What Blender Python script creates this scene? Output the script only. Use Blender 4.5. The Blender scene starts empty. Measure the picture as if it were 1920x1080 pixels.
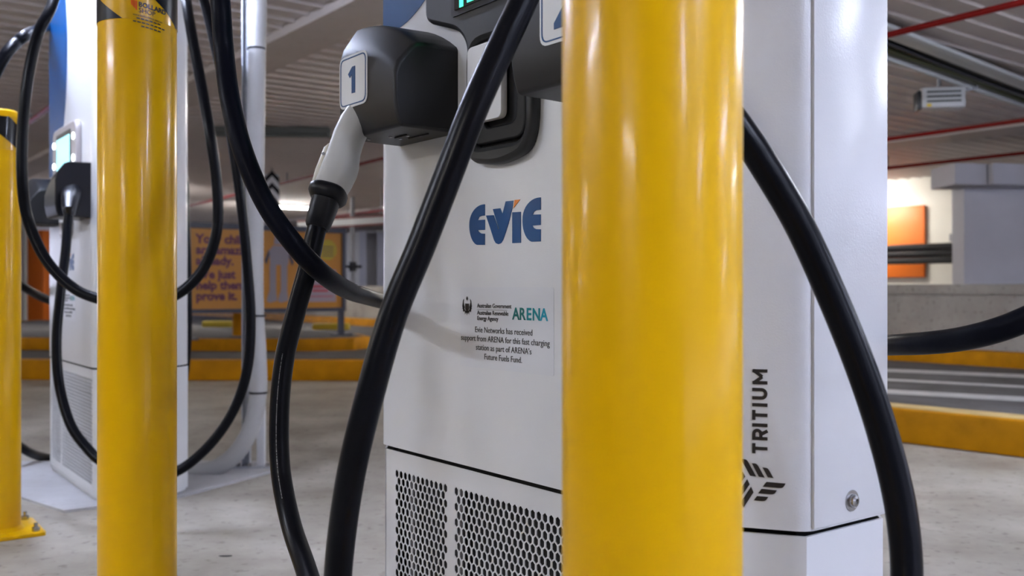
import bpy, bmesh, math, random
from mathutils import Vector, Matrix
random.seed(7)
PI = math.pi
C = bpy.context.scene.collection
sc = bpy.context.scene

# ------------------------------------------------------------------ camera
EYE = 0.80                      # a low, crouching viewpoint
F_PX = 1829.0
cam_d = bpy.data.cameras.new('camera')
cam = bpy.data.objects.new('camera', cam_d); C.objects.link(cam)
cam.location = (0, 0, EYE); cam.rotation_euler = (PI/2, 0, 0)
cam_d.sensor_width = 36; cam_d.lens = F_PX/1920*36
cam_d.clip_start = 0.05; cam_d.clip_end = 200
cam_d.dof.use_dof = True; cam_d.dof.focus_distance = 1.5; cam_d.dof.aperture_fstop = 5.6
sc.camera = cam
# ------------------------------------------------------------------ world: pale daylight beyond the open side of the car park
w = bpy.data.worlds.new('world'); sc.world = w; w.use_nodes = True
bg = w.node_tree.nodes['Background']
bg.inputs[0].default_value = (0.70, 0.74, 1.0, 1); bg.inputs[1].default_value = 1.0
sc.view_settings.view_transform = 'Standard'; sc.view_settings.look = 'None'
sc.view_settings.exposure = 2.07; sc.view_settings.gamma = 1.0
sc.view_settings.use_curve_mapping = False
TUBE_POWER = 45.0               # emission of the ceiling battens
COOL = (0.80, 0.86, 1.0); NEUTRAL = (1.0, 0.96, 0.90)

# ------------------------------------------------------------------ materials
def mat(name, col, rough=0.5, metal=0.0, coat=0.0, coat_rough=0.05, noise=None, bump=None, emit=None, spec=0.5):
    """noise=(scale, amount, detail) varies the colour; bump=(scale, strength, distance)"""
    m = bpy.data.materials.new(name); m.use_nodes = True
    nt = m.node_tree; b = nt.nodes['Principled BSDF']
    b.inputs['Base Color'].default_value = (*col, 1); b.inputs['Roughness'].default_value = rough
    b.inputs['Metallic'].default_value = metal; b.inputs['Coat Weight'].default_value = coat
    b.inputs['Coat Roughness'].default_value = coat_rough
    b.inputs['Specular IOR Level'].default_value = spec
    tc = nt.nodes.new('ShaderNodeTexCoord')
    if noise:
        n = nt.nodes.new('ShaderNodeTexNoise'); n.inputs['Scale'].default_value = noise[0]
        n.inputs['Detail'].default_value = noise[2] if len(noise) > 2 else 5
        r = nt.nodes.new('ShaderNodeValToRGB'); a = noise[1]
        r.color_ramp.elements[0].position = 0.3; r.color_ramp.elements[1].position = 0.7
        r.color_ramp.elements[0].color = (*[c*(1-a) for c in col], 1)
        r.color_ramp.elements[1].color = (*[min(1, c*(1+a)) for c in col], 1)
        nt.links.new(tc.outputs['Object'], n.inputs['Vector']); nt.links.new(n.outputs[0], r.inputs[0])
        nt.links.new(r.outputs[0], b.inputs['Base Color'])
    if bump:
        n = nt.nodes.new('ShaderNodeTexNoise'); n.inputs['Scale'].default_value = bump[0]; n.inputs['Detail'].default_value = 3
        bp = nt.nodes.new('ShaderNodeBump'); bp.inputs['Strength'].default_value = bump[1]; bp.inputs['Distance'].default_value = bump[2]
        nt.links.new(tc.outputs['Object'], n.inputs['Vector']); nt.links.new(n.outputs[0], bp.inputs['Height'])
        nt.links.new(bp.outputs[0], b.inputs['Normal'])
        if coat: nt.links.new(bp.outputs[0], b.inputs['Coat Normal'])
    if emit:
        b.inputs['Emission Color'].default_value = (*emit[0], 1); b.inputs['Emission Strength'].default_value = emit[1]
    return m

M = {}
M['white'] = mat('powder coated white', (0.66, 0.67, 0.69), 0.36, coat=0.45, coat_rough=0.07, bump=(420, 0.35, 0.0006))
M['white_edge'] = mat('white trim', (0.66, 0.67, 0.69), 0.4)
M['black_in'] = mat('dark interior', (0.008, 0.008, 0.01), 0.7)
M['grey_bar'] = mat('zinc bar', (0.22, 0.22, 0.24), 0.5, 0.4)
M['holster'] = mat('charcoal textured plastic', (0.013, 0.0130, 0.0145), 0.46, bump=(900, 0.15, 0.0003), spec=0.32)
M['console'] = mat('charcoal satin plastic', (0.020, 0.021, 0.022), 0.42, spec=0.35)
M['console_sheen'] = mat('console plastic with painted sheen', (0.36, 0.33, 0.33), 0.35)  # far console: its reflection is put into a paler base colour
M['dish'] = mat('dark rubber', (0.006, 0.0065, 0.008), 0.42, spec=0.3)
M['black_plastic'] = mat('black plastic', (0.004, 0.0045, 0.008), 0.32, spec=0.35)
M['cable'] = mat('black cable jacket', (0.003, 0.0035, 0.006), 0.30, bump=(60, 0.10, 0.002), spec=0.13)
M['cable_matte'] = mat('matt black cable jacket', (0.0035, 0.004, 0.008), 0.40, bump=(60, 0.10, 0.002), spec=0.05)
M['boot'] = mat('black rubber boot', (0.004, 0.0045, 0.007), 0.42, spec=0.25)
M['handle'] = mat('pale grey plastic', (0.44, 0.44, 0.42), 0.42)
M['handle_light'] = mat('cream plastic', (0.66, 0.63, 0.53), 0.45)
M['blue'] = mat('royal blue vinyl', (0.006, 0.060, 0.19), 0.35, coat=0.2, coat_rough=0.08, spec=0.3)
M['orange_vinyl'] = mat('orange vinyl', (0.70, 0.20, 0.02), 0.35)
M['ink'] = mat('dark ink', (0.012, 0.010, 0.012), 0.4)
M['teal'] = mat('teal ink', (0.0, 0.22, 0.25), 0.4)
M['teal2'] = mat('light teal ink', (0.0, 0.28, 0.40), 0.4)
M['green_ink'] = mat('deep green ink', (0.0, 0.13, 0.12), 0.4)
M['sticker'] = mat('pale sticker', (0.63, 0.645, 0.68), 0.32, coat=0.3, coat_rough=0.15)
M['label_white'] = mat('white label', (0.66, 0.68, 0.70), 0.35)
M['steel'] = mat('stainless steel', (0.42, 0.42, 0.43), 0.25, 1.0)
M['galv'] = mat('galvanised steel', (0.42, 0.44, 0.48), 0.42, 0.55, noise=(30, 0.15))
M['yellow'] = mat('gloss yellow paint', (0.66, 0.37, 0.0), 0.30, coat=0.13, coat_rough=0.10, bump=(18, 0.07, 0.002), spec=0.14)
M['tape_black'] = mat('black reflective tape', (0.005, 0.005, 0.007), 0.3, coat=0.12, coat_rough=0.06, spec=0.15)
M['tape_yellow'] = mat('yellow reflective tape', (0.64, 0.36, 0.0), 0.3, coat=0.2, coat_rough=0.06, spec=0.2)
M['red_orange'] = mat('red orange print', (0.75, 0.09, 0.005), 0.3)
M['kerb_yellow'] = mat('worn yellow kerb paint', (0.46, 0.195, 0.0), 0.65, noise=(5, 0.22, 8), bump=(25, 0.3, 0.01), spec=0.15)
M['kerb_top'] = mat('scuffed pale kerb top', (0.45, 0.32, 0.13), 0.65, noise=(6, 0.3, 8))
M['wall_white'] = mat('white painted wall', (0.66, 0.64, 0.57), 0.6, noise=(1.2, 0.08, 6))
M['wall_grey'] = mat('grey painted wall', (0.50, 0.49, 0.52), 0.6, noise=(1.5, 0.08, 6))
M['orange'] = mat('orange painted door', (0.75, 0.17, 0.015), 0.45)
M['duct'] = mat('black duct', (0.012, 0.012, 0.015), 0.4)
M['red_pipe'] = mat('red fire pipe', (0.23, 0.006, 0.004), 0.4, spec=0.25)
M['magenta_pipe'] = mat('purple red pipe', (0.35, 0.03, 0.10), 0.35)
M['hose'] = mat('white corrugated hose', (0.40, 0.40, 0.40), 0.5)
M['frame'] = mat('dark slate frame', (0.05, 0.055, 0.08), 0.45)
M['poster'] = mat('amber poster', (0.56, 0.24, 0.02), 0.45)
M['poster_ink'] = mat('plum ink', (0.13, 0.025, 0.07), 0.5)
M['poster_grey'] = mat('grey print', (0.30, 0.28, 0.32), 0.5)
M['poster_grey_dark'] = mat('dark grey print', (0.07, 0.065, 0.08), 0.5)
M['poster_yellow'] = mat('lemon print', (0.48, 0.36, 0.02), 0.5)
M['poster_pale'] = mat('lilac print', (0.36, 0.30, 0.36), 0.5)
M['poster_red'] = mat('red print', (0.45, 0.06, 0.08), 0.5)
M['line'] = mat('white road paint', (0.55, 0.55, 0.55), 0.6, noise=(8, 0.15, 8))
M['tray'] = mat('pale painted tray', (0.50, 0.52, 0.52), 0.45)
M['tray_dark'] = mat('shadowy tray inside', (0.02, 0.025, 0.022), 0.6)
M['cable_green'] = mat('olive cables', (0.10, 0.12, 0.05), 0.5)
M['screen'] = mat('screen', (0.01, 0.02, 0.02), 0.2, emit=((0.30, 0.75, 0.85), 0.55))
M['screen_green'] = mat('screen green', (0.0, 0.02, 0.01), 0.2, emit=((0.04, 0.85, 0.35), 0.9))
M['screen_off'] = mat('dark screen glass', (0.008, 0.010, 0.012), 0.12, coat=0.4)
M['led'] = mat('white indicator', (0.8, 0.8, 0.8), 0.3, emit=((0.85, 0.95, 1.0), 2.2))
M['tube'] = mat('lit tube', (0.9, 0.9, 0.9), 0.3, emit=(COOL, TUBE_POWER))
M['tube_blue'] = mat('lit tube blue-white', (0.9, 0.9, 0.9), 0.3, emit=((0.67, 0.75, 1.0), TUBE_POWER*1.15))
M['tube_warm'] = mat('lit tube neutral', (0.9, 0.9, 0.9), 0.3, emit=(NEUTRAL, TUBE_POWER))
M['batten'] = mat('white batten body', (0.55, 0.56, 0.56), 0.4)
M['batten_dull'] = mat('dull batten body', (0.12, 0.13, 0.12), 0.5)
M['yellow_dot'] = mat('yellow mark', (0.7, 0.5, 0.02), 0.5)

def concrete(name, c1, c2, rough, scale, stain=0.35, bump=0.25, gloss_noise=True, spec=0.3):
    m = bpy.data.materials.new(name); m.use_nodes = True
    nt = m.node_tree; b = nt.nodes['Principled BSDF']; L = nt.links.new
    b.inputs['Specular IOR Level'].default_value = spec
    tc = nt.nodes.new('ShaderNodeTexCoord')
    n1 = nt.nodes.new('ShaderNodeTexNoise'); n1.inputs['Scale'].default_value = scale; n1.inputs['Detail'].default_value = 10; n1.inputs['Roughness'].default_value = 0.62
    r1 = nt.nodes.new('ShaderNodeValToRGB'); r1.color_ramp.elements[0].position = 0.32; r1.color_ramp.elements[1].position = 0.66
    r1.color_ramp.elements[0].color = (*c1, 1); r1.color_ramp.elements[1].color = (*c2, 1)
    n2 = nt.nodes.new('ShaderNodeTexNoise'); n2.inputs['Scale'].default_value = scale*14; n2.inputs['Detail'].default_value = 4
    r2 = nt.nodes.new('ShaderNodeValToRGB'); r2.color_ramp.elements[0].position = 0.28; r2.color_ramp.elements[1].position = 0.42
    r2.color_ramp.elements[0].color = (1-stain, 1-stain, 1-stain*1.1, 1); r2.color_ramp.elements[1].color = (1, 1, 1, 1)
    mx = nt.nodes.new('ShaderNodeMix'); mx.data_type = 'RGBA'; mx.blend_type = 'MULTIPLY'; mx.inputs[0].default_value = 1
    for n in (n1, n2): L(tc.outputs['Object'], n.inputs['Vector'])
    L(n1.outputs[0], r1.inputs[0]); L(n2.outputs[0], r2.inputs[0]); L(r1.outputs[0], mx.inputs[6]); L(r2.outputs[0], mx.inputs[7])
    L(mx.outputs[2], b.inputs['Base Color'])
    bp = nt.nodes.new('ShaderNodeBump'); bp.inputs['Strength'].default_value = bump; bp.inputs['Distance'].default_value = 0.01
    n3 = nt.nodes.new('ShaderNodeTexNoise'); n3.inputs['Scale'].default_value = scale*6; n3.inputs['Detail'].default_value = 6
    L(tc.outputs['Object'], n3.inputs['Vector']); L(n3.outputs[0], bp.inputs['Height']); L(bp.outputs[0], b.inputs['Normal'])
    if gloss_noise:
        mr = nt.nodes.new('ShaderNodeMapRange'); mr.inputs[3].default_value = rough-0.12; mr.inputs[4].default_value = rough+0.15
        L(n1.outputs[0], mr.inputs[0]); L(mr.outputs[0], b.inputs['Roughness'])
    else: b.inputs['Roughness'].default_value = rough
    return m
M['floor'] = concrete('concrete floor', (0.21, 0.185, 0.15), (0.42, 0.395, 0.345), 0.50, 1.9, 0.45, spec=0.25)
M['pad'] = concrete('pale concrete pad', (0.38, 0.38, 0.39), (0.52, 0.52, 0.54), 0.4, 2.5, 0.15)
M['asphalt'] = concrete('grey road surface', (0.10, 0.095, 0.09), (0.16, 0.155, 0.16), 0.85, 2.0, 0.2, spec=0.08)
M['block'] = concrete('bare concrete', (0.26, 0.24, 0.22), (0.40, 0.38, 0.35), 0.8, 1.5, 0.5, 0.4, False)
M['ceiling'] = concrete('ribbed metal ceiling', (0.62, 0.56, 0.545), (0.70, 0.645, 0.625), 0.42, 0.7, 0.05, 0.05, False)
M['beam'] = concrete('painted beam', (0.60, 0.54, 0.51), (0.68, 0.62, 0.59), 0.6, 1.0, 0.08, 0.1, False)

# ------------------------------------------------------------------ helpers
def finish(me, m, smooth=None):
    if m: me.materials.append(m)
    if smooth is not None:
        for p in me.polygons: p.use_smooth = True
        if smooth < 3.1:
            me.set_sharp_from_angle(angle=smooth)
    return me
def link(name, me, parent=None, loc=None, rot=None):
    o = bpy.data.objects.new(name, me); C.objects.link(o); o.parent = parent
    if loc is not None: o.location = loc
    if rot is not None: o.rotation_euler = rot
    return o
def obj(name, verts, faces, m, parent=None, smooth=None, bevel=None, segs=3):
    bm = bmesh.new(); vs = [bm.verts.new(v) for v in verts]
    for f in faces: bm.faces.new([vs[i] for i in f])
    bmesh.ops.recalc_face_normals(bm, faces=bm.faces[:])
    if bevel:
        es = [e for e in bm.edges if len(e.link_faces) == 2 and e.calc_face_angle(0) > 0.45]
        bmesh.ops.bevel(bm, geom=es, offset=bevel, segments=segs, profile=0.5, affect='EDGES', clamp_overlap=True)
    me = bpy.data.meshes.new(name); bm.to_mesh(me); bm.free()
    return link(name, finish(me, m, 0.6 if (bevel and smooth is None) else smooth), parent)
def box_data(x0, x1, y0, y1, z0, z1):
    v = [(x0,y0,z0),(x1,y0,z0),(x1,y1,z0),(x0,y1,z0),(x0,y0,z1),(x1,y0,z1),(x1,y1,z1),(x0,y1,z1)]
    f = [(0,3,2,1),(4,5,6,7),(0,1,5,4),(1,2,6,5),(2,3,7,6),(3,0,4,7)]
    return v, f
def box(name, a, m, parent=None, bevel=None, segs=2):
    v, f = box_data(*a); return obj(name, v, f, m, parent, bevel=bevel, segs=segs)
def boxes(name, lst, m, parent=None):
    V, Fc = [], []
    for a in lst:
        v, f = box_data(*a); k = len(V); V += v; Fc += [tuple(i+k for i in q) for q in f]
    return obj(name, V, Fc, m, parent)
def prism(name, poly, z0, z1, m, parent=None, bevel=None, smooth=None, segs=2):
    n = len(poly); v = [(x, y, z0) for x, y in poly]+[(x, y, z1) for x, y in poly]
    f = [tuple(range(n))[::-1], tuple(range(n, 2*n))]+[(i, (i+1) % n, (i+1) % n+n, i+n) for i in range(n)]
    return obj(name, v, f, m, parent, bevel=bevel, smooth=smooth, segs=segs)
def round_poly(pts, r, n=5):
    out = []; N = len(pts)
    for i in range(N):
        p = Vector(pts[i]); a = Vector(pts[i-1]); b = Vector(pts[(i+1) % N])
        ri = r[i] if isinstance(r, (list, tuple)) else r
        d1 = (a-p); d2 = (b-p); l1 = min(ri, d1.length*0.45); l2 = min(ri, d2.length*0.45)
        if ri <= 0: out.append(tuple(p)); continue
        s = p+d1.normalized()*l1; e = p+d2.normalized()*l2
        for k in range(n+1):
            t = k/n; q = s*(1-t)**2+p*2*t*(1-t)+e*t*t; out.append((q.x, q.y))
    return out
def rrect(x0, x1, y0, y1, r, n=5): return round_poly([(x0,y0),(x1,y0),(x1,y1),(x0,y1)], r, n)
def flat_mesh(name, loops, depth, m, bev=0.0):
    """filled 2D shape (later loops inside the first are holes), thickness 'depth' """
    cu = bpy.data.curves.new(name, 'CURVE'); cu.dimensions = '2D'; cu.fill_mode = 'BOTH'; cu.extrude = depth/2-bev; cu.bevel_depth = bev; cu.offset = -bev; cu.bevel_resolution = 1
    for lp in loops:
        s = cu.splines.new('POLY'); s.points.add(len(lp)-1)
        for i, p in enumerate(lp): s.points[i].co = (p[0], p[1], 0, 1)
        s.use_cyclic_u = True
    o = bpy.data.objects.new('tmp', cu)
    me = bpy.data.meshes.new_from_object(o)
    bpy.data.objects.remove(o); bpy.data.curves.remove(cu)
    me.name = name; me.materials.clear(); me.materials.append(m)
    return me
def text_mesh(name, body, size, m, depth=0.0006, align='LEFT', spacing=1.0, bold=0.0, xscale=1.0):
    cu = bpy.data.curves.new(name, 'FONT'); cu.body = body; cu.size = size; cu.align_x = align
    cu.extrude = depth/2; cu.space_character = spacing; cu.offset = bold; cu.resolution_u = 3
    o = bpy.data.objects.new('tmp', cu); me = bpy.data.meshes.new_from_object(o)
    bpy.data.objects.remove(o); bpy.data.curves.remove(cu)
    if xscale != 1: me.transform(Matrix.Diagonal((xscale, 1, 1, 1)))
    me.name = name; me.materials.clear(); me.materials.append(m)
    return me
UP = Matrix.Rotation(PI/2, 4, 'X')            # sheet (x,y) -> upright (x,z) facing -y
def upright(me): me.transform(UP); return me
def crom(P, n=14):
    P = [Vector(p) for p in P]; Q = [P[0]*2-P[1]]+P+[P[-1]*2-P[-2]]; out = []
    for i in range(1, len(Q)-2):
        a, b, c, d = Q[i-1:i+3]
        for k in range(n):
            t = k/n
            out.append(0.5*((2*b)+(c-a)*t+(2*a-5*b+4*c-d)*t*t+(3*b-a-3*c+d)*t**3))
    out.append(P[-1]); return out
def tube_data(path, rad, sides=20, cap=True):
    path = [Vector(p) for p in path]; V, Fc = [], []; prev = None; N = len(path)
    for i, p in enumerate(path):
        t = (path[min(i+1, N-1)]-path[max(i-1, 0)]).normalized()
        if prev is None:
            a = Vector((1, 0, 0)) if abs(t.x) < 0.9 else Vector((0, 1, 0)); nrm = (a-t*a.dot(t)).normalized()
        else: nrm = (prev-t*prev.dot(t)).normalized()
        prev = nrm; bn = t.cross(nrm); r = rad[i] if isinstance(rad, (list, tuple)) else rad
        for k in range(sides):
            an = 2*PI*k/sides; V.append(p+nrm*math.cos(an)*r+bn*math.sin(an)*r)
    for i in range(N-1):
        for k in range(sides):
            k2 = (k+1) % sides; Fc.append((i*sides+k, i*sides+k2, (i+1)*sides+k2, (i+1)*sides+k))
    if cap: Fc.append(tuple(range(sides))[::-1]); Fc.append(tuple((N-1)*sides+k for k in range(sides)))
    return V, Fc
def tube(name, path, rad, m, parent=None, sides=20, origin=None):
    V, Fc = tube_data(path, rad, sides)
    if origin is not None: V = [v-Vector(origin) for v in V]
    return obj(name, V, Fc, m, parent, smooth=0.9)
def cyl(name, r, z0, z1, m, parent=None, n=48, loc=None, bevel=None, r1=None):
    r1 = r if r1 is None else r1
    v = [(r*math.cos(2*PI*k/n), r*math.sin(2*PI*k/n), z0) for k in range(n)]+[(r1*math.cos(2*PI*k/n), r1*math.sin(2*PI*k/n), z1) for k in range(n)]
    f = [tuple(range(n))[::-1], tuple(range(n, 2*n))]+[(i, (i+1) % n, (i+1) % n+n, i+n) for i in range(n)]
    o = obj(name, v, f, m, parent, smooth=0.6)
    if loc is not None: o.location = loc
    return o
def lathe(name, prof, m, parent=None, n=48, loc=None):
    v, f = [], []
    for r, z in prof:
        for k in range(n): v.append((r*math.cos(2*PI*k/n), r*math.sin(2*PI*k/n), z))
    for i in range(len(prof)-1):
        for k in range(n):
            k2 = (k+1) % n; f.append((i*n+k, i*n+k2, (i+1)*n+k2, (i+1)*n+k))
    f.append(tuple(range(n))[::-1]); f.append(tuple((len(prof)-1)*n+k for k in range(n)))
    o = obj(name, v, f, m, parent, smooth=0.6)
    if loc is not None: o.location = loc
    return o
def thing(name, label, cat, loc=(0,0,0), rotz=0, group=None):
    o = bpy.data.objects.new(name, None); C.objects.link(o); o.empty_display_size = 0.1
    o.location = loc; o.rotation_euler = (0, 0, rotz); o['label'] = label; o['category'] = cat
    if group: o['group'] = group
    return o
def tag(o, label, cat, group=None):
    o['label'] = label; o['category'] = cat
    if group: o['group'] = group
    return o
def struct(o): o['kind'] = 'structure'; return o
def at(px, py, y):                                      # a point of the place at distance y
    return Vector(((px-960)/F_PX*y, y, EYE-(py-540)/F_PX*y))
A0 = math.radians(37.0)
U = Vector((-math.sin(A0), math.cos(A0), 0))           # along the row of chargers, away
V_ = Vector((math.cos(A0), math.sin(A0), 0))           # across the row
ROW = -(PI/2-A0)                                        # rotation of things square to the row

# ------------------------------------------------------------------ the car park shell
def along(o, rz, loc=(0, 0, 0)): o.rotation_euler = (0, 0, rz); o.location = loc; return o
struct(box('floor', (-32, 32, -14, 40, -0.2, 0.0), M['floor']))
CEIL = 2.50
# ribbed ceiling: profile runs along the row, ribs run across it
prof = []; s = -34.0; P_ = 0.20
while s < 44:
    prof += [(s, 0.018), (s+0.135, 0.018), (s+0.150, 0.0), (s+0.185, 0.0)]; s += P_
V, Fc = [], []
for (a, h) in prof:
    V += [(a, -34, CEIL+h), (a, 40, CEIL+h)]
for i in range(len(prof)-1): Fc.append((2*i, 2*i+1, 2*i+3, 2*i+2))
n0 = len(V); V += [(prof[0][0], -34, CEIL+0.3), (prof[-1][0], -34, CEIL+0.3), (prof[-1][0], 40, CEIL+0.3), (prof[0][0], 40, CEIL+0.3)]
Fc.append((n0, n0+1, n0+2, n0+3))
ceil = struct(obj('ceiling', V, Fc, M['ceiling']))
# local x of the ceiling follows -U, so its ribs (local y) follow V_
ceil.rotation_euler = (0, 0, ROW)
def bar_along(name, p, l0, l1, w, z0, z1, m, ang=None, bevel=None):
    """a straight bar through plan point p; x from l0 to l1 measured towards the far left"""
    o = box(name, (-l1, -l0, 0, w, z0, z1), m, bevel=bevel)
    return along(o, ROW if ang is None else -(PI/2-math.radians(ang)), (p[0], p[1], 0))
for i, (p, wd) in enumerate([((-1.66, 6.6), 0.37), ((3.9, 11.6), 0.5), ((-3.2, -2.0), 0.4)]):
    struct(bar_along('beam', p, -14, 22, wd, CEIL-0.05, CEIL+0.02, M['beam']))
# far white wall and the half-height wall before it, both parallel to the row
struct(bar_along('wall_back', (5.97, 15.5), -8, 42, 0.25, 0, CEIL+0.05, M['wall_white']))
hw = struct(bar_along('wall_low', (4.55, 10.75), -9, 32, 0.22, 0, 0.835, M['block']))
struct(bar_along('wall_low_cap', (4.53, 10.73), -9, 32, 0.27, 0.735, 0.84, M['block'])); 
# grey upper wall standing on the low wall, at the right
g0 = at(1808, 540, 11.05)
struct(box('wall_right', (g0.x, g0.x+9, 11.05, 11.35, 0.0, 2.2), M['wall_grey']))
for k, px in enumerate((1790, 1862, 1934)):
    q = at(px, 540, 10.6)
    o = struct(prism('ceiling_corbel', [(0, 0), (0.40, 0.10), (0.40, 0.6), (0, 0.6)], 1.93, 2.16, M['wall_grey'])); o.location = (q.x, 10.6, 0)
struct(box('wall_side', (-26, -25.8, -14, 30, 0, CEIL), M['wall_grey']))
struct(box('wall_rear', (-26, 6.5, -9.2, -9, 0, CEIL), M['wall_grey']))

# kerbs and road
def strip(pts, w):
    """closed outline of a strip of width w to the left of the open polyline"""
    P = [Vector(p) for p in pts]; off = []
    for i, p in enumerate(P):
        d = (P[min(i+1, len(P)-1)]-P[max(i-1, 0)]).normalized(); off.append(p+Vector((-d.y, d.x))*w)
    return [tuple(p) for p in P]+[tuple(p) for p in reversed(off)]
def kerb(pts, w, h):
    k = struct(prism('kerb', strip(pts, w), 0, h, M['kerb_yellow'], bevel=0.012))
    return k
near = [(6.2, 0.55), (4.9, 1.9), (3.6, 3.28), (2.40, 4.60), (1.99, 5.06), (1.0, 6.25), (0.0, 7.35), (-0.55, 7.95), (-0.9, 8.25), (-1.3, 8.38), (-2.5, 8.40), (-4.3, 8.48), (-9, 8.6)]
kr = [tuple(p) for p in reversed(near)]
kerb(kr, 0.20, 0.175)
top = struct(prism('kerb_capping', strip([(x+0.03, y+0.03) for x, y in kr[-7:]], 0.17), 0.172, 0.1775, M['kerb_top']))
road = near+[(-12, 8.6), (-12, 32), (20, 32), (20, 0.5)]
struct(prism('road_surface', [(x+0.12, y+0.12) for x, y in road], 0.0, 0.012, M['asphalt']))
# island with the poster stand
isl = [(-9.5, 12.6), (-6.5, 12.45), (-3.6, 12.2), (-2.5, 12.15), (-2.0, 12.35), (-1.85, 12.8), (-2.1, 13.5), (-4.4, 16.0), (-9.5, 19.5)]
struct(prism('island_kerb', isl, 0.0, 0.165, M['kerb_yellow'], bevel=0.015))
cx = sum(p[0] for p in isl)/len(isl); cy = sum(p[1] for p in isl)/len(isl)
struct(prism('island_top', [(cx+(x-cx)*0.955, cy+(y-cy)*0.94) for x, y in isl], 0.16, 0.172, M['asphalt']))
struct(bar_along('kerb', (4.32, 10.36), -9, 32, 0.26, 0.0, 0.16, M['kerb_yellow'], bevel=0.012))
# road lines on the right
def line(a, b, w, lab):
    a = Vector((a[0], a[1])); b = Vector((b[0], b[1])); d = (b-a).normalized(); n = Vector((-d.y, d.x))*w/2
    o = prism('road_line', [tuple(a-n), tuple(b-n), tuple(b+n), tuple(a+n)], 0.0122, 0.0150, M['line'])
    return struct(o)
def fl(px, py): q = at(px, py, EYE*F_PX/(py-540)); return (q.x, q.y)
line(fl(1500, 728), fl(2100, 762), 0.30, '')
line(fl(1500, 706), fl(2100, 738), 0.16, '')
line(fl(1560, 692), fl(2100, 716), 0.34, '')
# pale pad under the chargers
def world_rc(org, t, d): q = org-U*t+V_*d; return (q.x, q.y)

# ------------------------------------------------------------------ chargers
HS = -EYE+0.0
def H(h): return EYE+h
SEAM = 0.5016
FP = [(0,0),(0.78,0),(0.90,0.081),(0.90,0.248),(0.795,0.355),(-0.015,0.355),(-0.12,0.248),(-0.12,0.081)]
def inset(pts, k):
    n = len(pts); out = []
    for i in range(n):
        p = Vector(pts[i]); a = (p-Vector(pts[i-1])).normalized(); b = (Vector(pts[(i+1) % n])-p).normalized()
        na = Vector((-a.y, a.x)); nb = Vector((-b.y, b.x)); m = (na+nb).normalized(); out.append(tuple(p+m*(k/max(0.3, m.dot(na)))))
    return out
_cache = {}
def once(key, fn):
    if key not in _cache: _cache[key] = fn()
    return _cache[key]
def hex_panel():
    zt = H(-0.309); z0 = 0.03
    lp = [[(0.004, z0), (0.776, z0), (0.776, SEAM-0.007), (0.004, SEAM-0.007)]]
    R = 0.0070; pw = 0.01505; ph = 0.01325
    zf = H(-0.3475)
    for x0, nc in ((0.0440, 12), (0.2435, 35)):
        r = 0; z = zf
        while z > z0+0.035:
            off = (r % 2)*pw/2
            for c in range(nc-(r % 2)):
                cxx = x0+off+c*pw
                lp.append([(cxx+R*0.90*math.sin(PI/3*k), z+R*1.12*math.cos(PI/3*k)) for k in range(6)])
            r += 1; z -= ph
    me = flat_mesh('perforated_panel', lp, 0.0015, M['white_edge']); return upright(me)
def evie_mesh(col):
    # logo outlines measured on the panel, in metres from its lower left corner
    def zt(x, y):    # zoomed coordinates -> panel (t, h)
        px = 850+x/8.31; py = 350+y/8.31; r = (px-960)/F_PX
        t = (r*1.857+0.2456)/(0.602+0.799*r); z = 1.857-0.799*t
        return (t, EYE-(py-541)/F_PX*z)
    def arc(cx, cy, rx, ry, a0, a1, n=14): return [(cx+rx*math.cos(math.radians(a0+(a1-a0)*k/n)), cy-ry*math.sin(math.radians(a0+(a1-a0)*k/n))) for k in range(n+1)]
    if col == 'orange': return [[zt(*p) for p in [(962,216),(1047,208),(942,345),(945,330)]]]
    E1 = [(497,283)]+arc(497, 600, 242, 317, 92, 180, 10)+arc(395, 610, 140, 309, 182, 262, 8)+[(497,917),(497,742),(440,738),(405,715),(388,686),(497,682),(497,522),(388,530),(410,480),(450,462),(497,458)]
    E2 = [(1368,175)]+arc(1368, 520, 283, 345, 92, 180, 10)+arc(1252, 545, 167, 325, 182, 262, 8)+[(1368,862),(1368,672),(1300,670),(1258,650),(1238,615),(1368,605),(1368,440),(1242,445),(1262,400),(1300,375),(1368,366)]
    Vv = [(515,458),(635,452),(712,680),(716,668),(622,358),(738,345),(772,435),(822,238),(940,225),(925,345),(880,530),(830,700),(780,840),(750,888),(708,905),(668,888),(640,840),(590,680)]
    I = [(925,408),(1057,400),(1057,882),(925,888)]
    return [[zt(*p) for p in q] for q in (E1, Vv, I, E2)]
def decal(name, me, parent, lab=None):
    o = link(name, me, parent)
    if lab: o['label'] = lab
    return o
def join(name, mes, m=None):
    bm = bmesh.new()
    for me in mes: bm.from_mesh(me)
    out = bpy.data.meshes.new(name); bm.to_mesh(out); bm.free(); out.materials.append(m) if m else None
    return out
def shifted(me, x, y, z=0): me.transform(Matrix.Translation((x, y, z))); return me

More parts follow.
